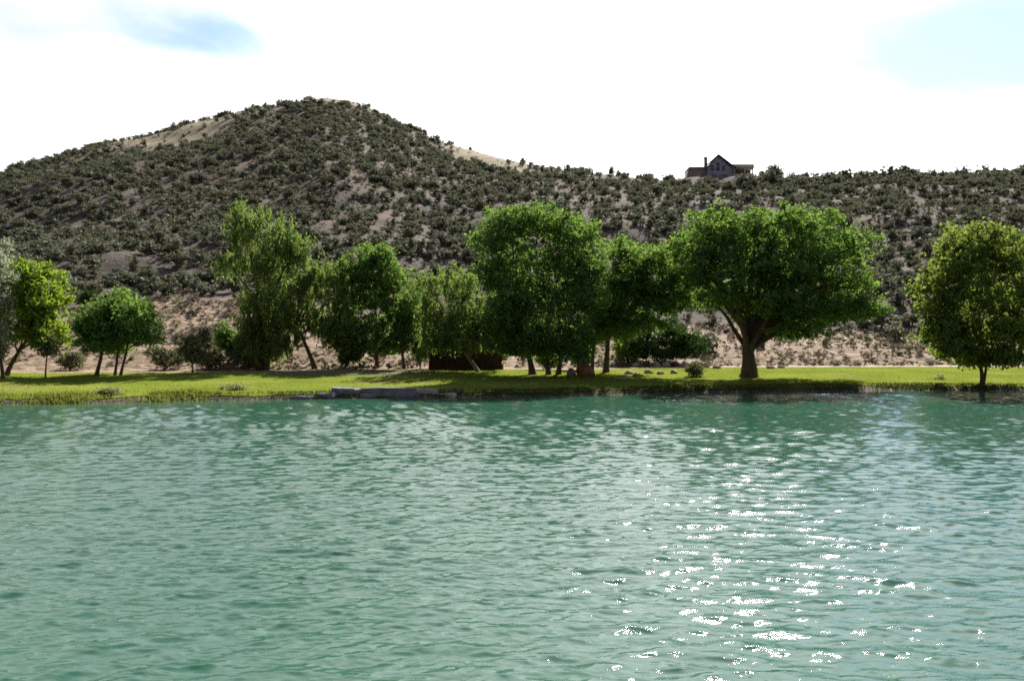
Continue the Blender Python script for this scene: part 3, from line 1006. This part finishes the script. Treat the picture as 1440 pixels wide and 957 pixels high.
b = MB()
zl, zp = hz(234), hz(219.5)
xl, xr, xm = hp(994.5), hp(1030), hp(1009.5)
y1 = 11.0
V = [(xl, 0, -4), (xr, 0, -4), (xr, 0, hz(236.5)), (xm, 0, zp), (xl, 0, hz(236.5)), (xl, y1, -4), (xr, y1, -4), (xr, y1, hz(236.5)), (xm, y1, zp), (xl, y1, hz(236.5))]
V += [(xm, 0, -4), (xm, y1, -4)]
b.add(V, [(0, 10, 3, 4), (10, 1, 2, 3), (11, 5, 9, 8), (6, 11, 8, 7), (1, 6, 7, 2), (0, 4, 9, 5)])
b.build('wall', M['house_blue'], house)
rf = MB()
for (xa, za, xb, zb) in ((hp(991), hz(234.5), xm, hz(217)), (hp(1034), hz(235.5), xm, hz(217))):
    V = [(xa, -0.9, za), (xb, -0.9, zb), (xb, y1 + 0.6, zb), (xa, y1 + 0.6, za)]
    V += [(p[0], p[1], p[2] - 0.45) for p in V]
    rf.add(V, [(0, 1, 2, 3), (7, 6, 5, 4), (0, 4, 5, 1), (1, 5, 6, 2), (2, 6, 7, 3), (3, 7, 4, 0)])
roof = rf.build('roof', M['house_roof'], house)
c = MB(); c.box(hp(992.6), hp(996.6), 2.0, 3.0, -1.0, hz(220.5)); c.box(hp(992.1), hp(997.1), 1.85, 3.15, hz(220.5), hz(219)); c.build('chimney', M['house_stone'], house)
c = MB(); c.box(hp(970), hp(994.2), 0.6, 9.0, -4, hz(236)); c.build('left_wing', M['house_brown'], house)
c = MB(); c.box(hp(969.4), hp(994.3), 0.2, 9.4, hz(236) + 0.003, hz(234.2)); c.build('wing_roof', M['house_tan'], house)
c = MB(); c.box(hp(1030.4), hp(1060), 3.6, 9.0, -4, hz(236.6)); c.build('right_wing', M['house_brown'], house)
c = MB(); c.box(hp(1030.2), hp(1060.6), 0.0, 9.4, hz(236.4), hz(230.8)); c.build('porch_roof', M['house_tan'], house)
c = MB(); c.box(hp(1030.3), hp(1060.4), 0.1, 3.55, -3, hz(244.5)); c.build('porch_deck', M['house_tan'], house)
for p in (1033, 1047.5, 1059):
    c = MB(); c.box(hp(p) - 0.2, hp(p) + 0.2, 0.2, 0.6, hz(244.5) + 0.004, hz(236.4) - 0.004); c.build('porch_post', M['house_tan'], house)
for (p0, p1, ya, yb) in ((998.6, 1004.6, 240.5, 232), (1006.2, 1012.6, 240.5, 228), (1014.2, 1020.2, 240.5, 232), (1000, 1004.5, 248, 243), (1015, 1019.5, 248, 243)):
    c = MB(); c.box(hp(p0), hp(p1), -0.10, -0.004, hz(ya), hz(yb))
    w = c.build('window', M['house_tan'], house)
    c = MB(); c.box(hp(p0) + 0.16, hp(p1) - 0.16, -0.13, -0.105, hz(ya) + 0.16, hz(yb) - 0.16); c.build('pane', M['glass'], w)

# ---------------------------------------------------------------- junipers and scrub on the hill
CROWN_MASK = [(355, 370, 65, 110), (465, 420, 70, 75), (530, 430, 65, 95), (640, 440, 80, 80), (760, 400, 105, 115), (900, 420, 70, 90), (1090, 390, 150, 95), (1380, 420, 90, 115), (170, 450, 58, 48), (50, 430, 50, 75)]


def hidden(px, y):
    for a, b_, w, h in CROWN_MASK:
        if ((px - a) / w) ** 2 + ((y - b_) / h) ** 2 < 0.9:
            return True
    return False


def juniper_mesh(seed, n):
    r = np.random.default_rng(seed)
    lobes = []
    for k in range(6):
        a = k * 1.05 + r.uniform(-0.5, 0.5)
        q = r.uniform(0.2, 0.5)
        lobes.append((q * math.cos(a), q * math.sin(a), r.uniform(0.35, 0.75), r.uniform(0.40, 0.58), r.uniform(0.40, 0.58), r.uniform(0.40, 0.55)))
    lobes.append((0, 0, 0.95, 0.42, 0.42, 0.42))
    V, F, t = crown_leaves(lobes, n, r, 0.25 * (230 / n) ** 0.45, 8, 0.23, 0.0, 0.8, 0.8)
    V[:, 2] = np.maximum(V[:, 2], -0.05)
    mb = MB()
    mb.tube([(0, 0, -0.3), (0.03, 0, 0.2), (0, 0.05, 0.8)], [0.09, 0.07, 0.03], 5)
    TV, TF = mb.V[0], mb.F[0]
    if n < 100:
        return V, F, t
    return np.concatenate([V, TV]), np.concatenate([F, TF + len(V)]), np.concatenate([t, np.zeros(len(TV))])


def scatter(n, seed, keep):
    r = np.random.default_rng(seed)
    y = np.sqrt(r.uniform(88 ** 2, 430 ** 2, n))
    u = r.uniform(-0.70, 0.70, n)
    x = u * y
    px, yh, dr, zr, t = hill_t(x, y)
    tan, bare = zones(x, y)
    ok = keep(r, x, y, px, yh, t, tan, bare)
    x, y = x[ok], y[ok]
    z = height(x, y)
    return r, x, y, z


def keep_jun(r, x, y, px, yh, t, tan, bare):
    cl = fbm(x * 0.035, y * 0.035, 401, 3)
    p = np.clip(0.97 + 1.0 * cl, 0.35, 1.3)
    p = p * (1 - 0.93 * tan) * (1 - 0.94 * bare)
    hp_ = (np.abs(px - 1014) < 56) & (t > 0.90)
    return (t > 0.02) & (t < 1.06) & (r.random(len(x)) < p) & ~hp_


r, jx, jy, jz = scatter(16000, 501, keep_jun)
n = len(jx)
jr = 0.62 + 1.3 * r.random(n) ** 1.3 * np.where(r.random(n) < 0.15, 1.35, 1.0)
jr = jr * (1 + 0.7 * ((jx / jy > 0.24) & (jy > 262) & (r.random(n) < 0.4)))
jh = jr * r.uniform(0.65, 1.05, n)
ja = r.uniform(0, 6.283, n)
jpx = CX + FPX * jx / jy
jpy = CY - (jz + jh - CAM_H) / jy * FPX
show = np.array([(-5 < a < 1445) and not hidden(a, b) for a, b in zip(jpx, jpy)])
size = np.where(show, jr / jy, 0)
order = np.argsort(-size)
single = order[:300]
rest = order[300:]
fine = [juniper_mesh(600 + k, 230) for k in range(8)]
fine_me = [mesh_np('juniper', V, F, M['juniper'], False, {'tint': t}) for V, F, t in fine]
for k in single:
    o = link('juniper', fine_me[int(r.integers(8))], None, (jx[k], jy[k], jz[k]))
    o.rotation_euler.z = ja[k]
    o.scale = (jr[k], jr[k], jh[k])
    side = 'below the rounded summit' if jpx[k] < 640 else 'right of the rounded summit'
    tag(o, 'dark juniper bush on the dry hillside ' + side, 'bush', 'junipers on the hillside ' + side)


def merged(name, items, variants, mat, label, cat):
    """past the countable ones: one object, its points carry copies of a few source bushes (geometry nodes)"""
    it = np.array(items, float)
    n, nv = len(it), len(variants)
    rr = np.random.default_rng(3)
    me = bpy.data.meshes.new(name)
    me.vertices.add(n)
    me.vertices.foreach_set('co', it[:, :3].astype(np.float32).ravel())
    for an, tp, av in (('rot', 'FLOAT_VECTOR', np.stack([0 * it[:, 5], 0 * it[:, 5], it[:, 5]], 1)),
                       ('scl', 'FLOAT_VECTOR', np.stack([it[:, 3], it[:, 3], it[:, 4]], 1))):
        me.attributes.new(an, tp, 'POINT').data.foreach_set('vector', av.astype(np.float32).ravel())
    me.attributes.new('kindno', 'INT', 'POINT').data.foreach_set('value', rr.integers(0, nv, n).astype(np.int32))
    o = link(name, me)
    ng = bpy.data.node_groups.new(name, 'GeometryNodeTree')
    ng.interface.new_socket('Geometry', in_out='INPUT', socket_type='NodeSocketGeometry')
    ng.interface.new_socket('Geometry', in_out='OUTPUT', socket_type='NodeSocketGeometry')
    N, Lk = ng.nodes, ng.links
    gi, go, jn = N.new('NodeGroupInput'), N.new('NodeGroupOutput'), N.new('GeometryNodeJoinGeometry')

    def named(nm, dt):
        q = N.new('GeometryNodeInputNamedAttribute')
        q.data_type = dt
        q.inputs['Name'].default_value = nm
        return q.outputs[0]

    rot, scl, kn = named('rot', 'FLOAT_VECTOR'), named('scl', 'FLOAT_VECTOR'), named('kindno', 'INT')
    for k, src in enumerate(variants):
        oi = N.new('GeometryNodeObjectInfo')
        oi.inputs['Object'].default_value = src
        oi.inputs['As Instance'].default_value = True
        cmp_ = N.new('FunctionNodeCompare')
        cmp_.data_type = 'INT'
        cmp_.operation = 'EQUAL'
        Lk.new(kn, cmp_.inputs[2])
        cmp_.inputs[3].default_value = k
        ip = N.new('GeometryNodeInstanceOnPoints')
        Lk.new(gi.outputs[0], ip.inputs['Points'])
        Lk.new(cmp_.outputs[0], ip.inputs['Selection'])
        Lk.new(oi.outputs['Geometry'], ip.inputs['Instance'])
        er = N.new('FunctionNodeEulerToRotation')
        Lk.new(rot, er.inputs[0])
        Lk.new(er.outputs[0], ip.inputs['Rotation'])
        Lk.new(scl, ip.inputs['Scale'])
        Lk.new(ip.outputs[0], jn.inputs[0])
    Lk.new(jn.outputs[0], go.inputs[0])
    o.modifiers.new('cover', 'NODES').node_group = ng
    return tag(o, label, cat, kind='stuff')


jun_src = []
for me_ in fine_me:
    for o in COL.objects:
        if o.type == 'MESH' and o.data is me_:
            jun_src.append(o)
            break
merged('juniper_cover', [(jx[k], jy[k], jz[k], jr[k], jh[k], ja[k]) for k in rest], jun_src, M['juniper'], 'dark junipers covering the far hillside up to the skyline', 'bushes')


def tuft_mesh(seed, n):
    r = np.random.default_rng(seed)
    lobes = [(r.uniform(-.35, .35), r.uniform(-.35, .35), 0.45, 0.5, 0.5, 0.4) for k in range(3)]
    V, F, t = crown_leaves(lobes, n, r, 0.42, 6, 0.22, 0.0, 0.7, 0.45)
    V[:, 2] = np.maximum(V[:, 2], -0.05)
    return V, F, t


def keep_scrub(r, x, y, px, yh, t, tan, bare):
    cl = fbm(x * 0.06, y * 0.06, 402, 3)
    p = np.clip(0.75 + 1.6 * cl, 0.1, 1.2) * (1 - 0.45 * tan) * (1 - 0.5 * bare)
    return (t > 0.0) & (t < 1.02) & (r.random(len(x)) < p)


tufts = [tuft_mesh(700 + k, 26) for k in range(6)]
# brush on the pale lower slope, dense enough to count only as one mass
def keep_low(r, x, y, px, yh, t, tan, bare):
    return (y > yh - 3) & (tan > 0.3) & (r.random(len(x)) < 0.95 * np.clip(0.7 + 2.4 * fbm(x * 0.12, y * 0.12, 403, 3), 0, 1))


r, sx_, sy_, sz_ = scatter(90000, 503, keep_low)
n = min(len(sx_), 9000)
pick = r.permutation(len(sx_))
sx_, sy_, sz_ = sx_[pick], sy_[pick], sz_[pick]
sr = r.uniform(0.35, 1.15, n)
spx = CX + FPX * sx_[:n] / sy_[:n]
spy = CY - (sz_[:n] + 0.3 - CAM_H) / sy_[:n] * FPX
vis = np.array([(-5 < a < 1445) and not hidden(a, b) for a, b in zip(spx, spy)])
order = np.argsort(-np.where(vis, sr / sy_[:n], 0))
tuft_me = {mt: [mesh_np('scrub_bush', V, F, M[mt], False, {'tint': t}) for V, F, t in tufts] for mt in ('scrub', 'leaf_sage')}
for k in order[:300]:
    mt = 'scrub' if r.random() < 0.7 else 'leaf_sage'
    o = link('scrub_bush', tuft_me[mt][int(r.integers(6))], None, (sx_[k], sy_[k], sz_[k]))
    o.rotation_euler.z = k * 1.3
    o.scale = (sr[k], sr[k], sr[k] * 0.8)
    tone = 'dry brown' if mt == 'scrub' else 'grey-green'
    where = 'on the pale slope behind the left half of the lawn' if spx[k] < 720 else 'on the pale slope behind the right half of the lawn'
    tag(o, tone + ' scrub bush ' + where, 'bush', tone + ' scrub bushes ' + where)
def sources(meshes):
    return [next(o for o in COL.objects if o.type == 'MESH' and o.data is m_) for m_ in meshes if any(o.data is m_ for o in COL.objects if o.type == 'MESH')]


dry_src, sage_src = sources(tuft_me['scrub']), sources(tuft_me['leaf_sage'])
merged('slope_scrub', [(sx_[k], sy_[k], sz_[k], sr[k], sr[k] * 0.8, k * 1.3) for k in order[300:]], dry_src, M['scrub'], 'low brown scrub over the pale lower slope', 'scrub')
r, sx_, sy_, sz_ = scatter(12000, 502, keep_scrub)
n = len(sx_)
sr = r.uniform(0.45, 1.05, n)
sa = r.uniform(0, 6.28, n)
merged('dry_scrub', [(sx_[k], sy_[k], sz_[k], sr[k], sr[k] * 0.8, sa[k]) for k in range(n) if k % 4], dry_src, M['scrub'], 'dry brown scrub dotted over the hillside', 'scrub')
merged('sagebrush', [(sx_[k], sy_[k], sz_[k], sr[k], sr[k] * 0.9, sa[k]) for k in range(n) if k % 4 == 0], sage_src, M['leaf_sage'], 'grey-green sagebrush dotted over the hillside', 'scrub')
# ---------------------------------------------------------------- shore grass and reeds
def blades(name, label, pts, hgt, mat, seed, wid=0.035):
    r = np.random.default_rng(seed)
    n = len(pts)
    a = r.uniform(0, 6.28, n)
    h = hgt * r.uniform(0.4, 1.25, n) * np.clip(1 + 1.4 * fbm(pts[:, 0] * 0.5, pts[:, 1] * 0.8, seed + 9, 3), 0.35, 1.6)
    lean = r.normal(0, 0.22, (n, 2)) * h[:, None]
    w = wid * r.uniform(0.7, 1.4, n)
    dx = np.stack([np.cos(a) * w, np.sin(a) * w, np.zeros(n)], 1)
    mid = pts + np.stack([lean[:, 0] * 0.35, lean[:, 1] * 0.35, h * 0.55], 1)
    top = pts + np.stack([lean[:, 0], lean[:, 1], h], 1)
    V = np.stack([pts - dx, pts + dx, mid + dx * 0.7, top, mid - dx * 0.7], 1).reshape(-1, 3)
    F = np.arange(n * 5).reshape(n, 5)
    cl = np.clip(0.5 + 1.3 * fbm(pts[:, 0] * 0.35, pts[:, 1] * 0.35, seed, 3) + r.normal(0, 0.15, n), 0, 1)
    o = link(name, mesh_np(name, V, F, M[mat], False, {'tint': np.repeat(cl, 5)}))
    return tag(o, label, 'grass', kind='stuff')


r = np.random.default_rng(9)


def shore_pts(n, xa, xb, s0, s1, patchy, seed):
    x = r.uniform(xa, xb, n)
    keep = r.random(n) < np.clip(0.35 - patchy + 1.6 * fbm(x * 0.35, x * 0 + seed, seed, 3), 0.08, 1)
    x = x[keep]
    y = shore(x) + r.uniform(s0, s1, len(x))
    return np.stack([x, y, height(x, y)], 1)


blades('reeds', 'tall yellowish reeds along the sunny left bank', shore_pts(12000, -45, -20, -0.3, 2.2, -0.25, 3), 0.28, 'reed', 4)
blades('bank_grass', 'rough grass along the water edge', shore_pts(22000, -24, 60, 0.1, 1.7, -0.3, 7), 0.20, 'bank', 5, 0.03)
xg = r.uniform(-60, 66, 20000)
yg = shore(xg) + 1.2 + r.uniform(0, 1, 20000) ** 1.2 * 20.5
blades('lawn_grass', 'short grass blades over the lawn', np.stack([xg, yg, height(xg, yg) + 0.05], 1), 0.08, 'reed', 6, 0.03)
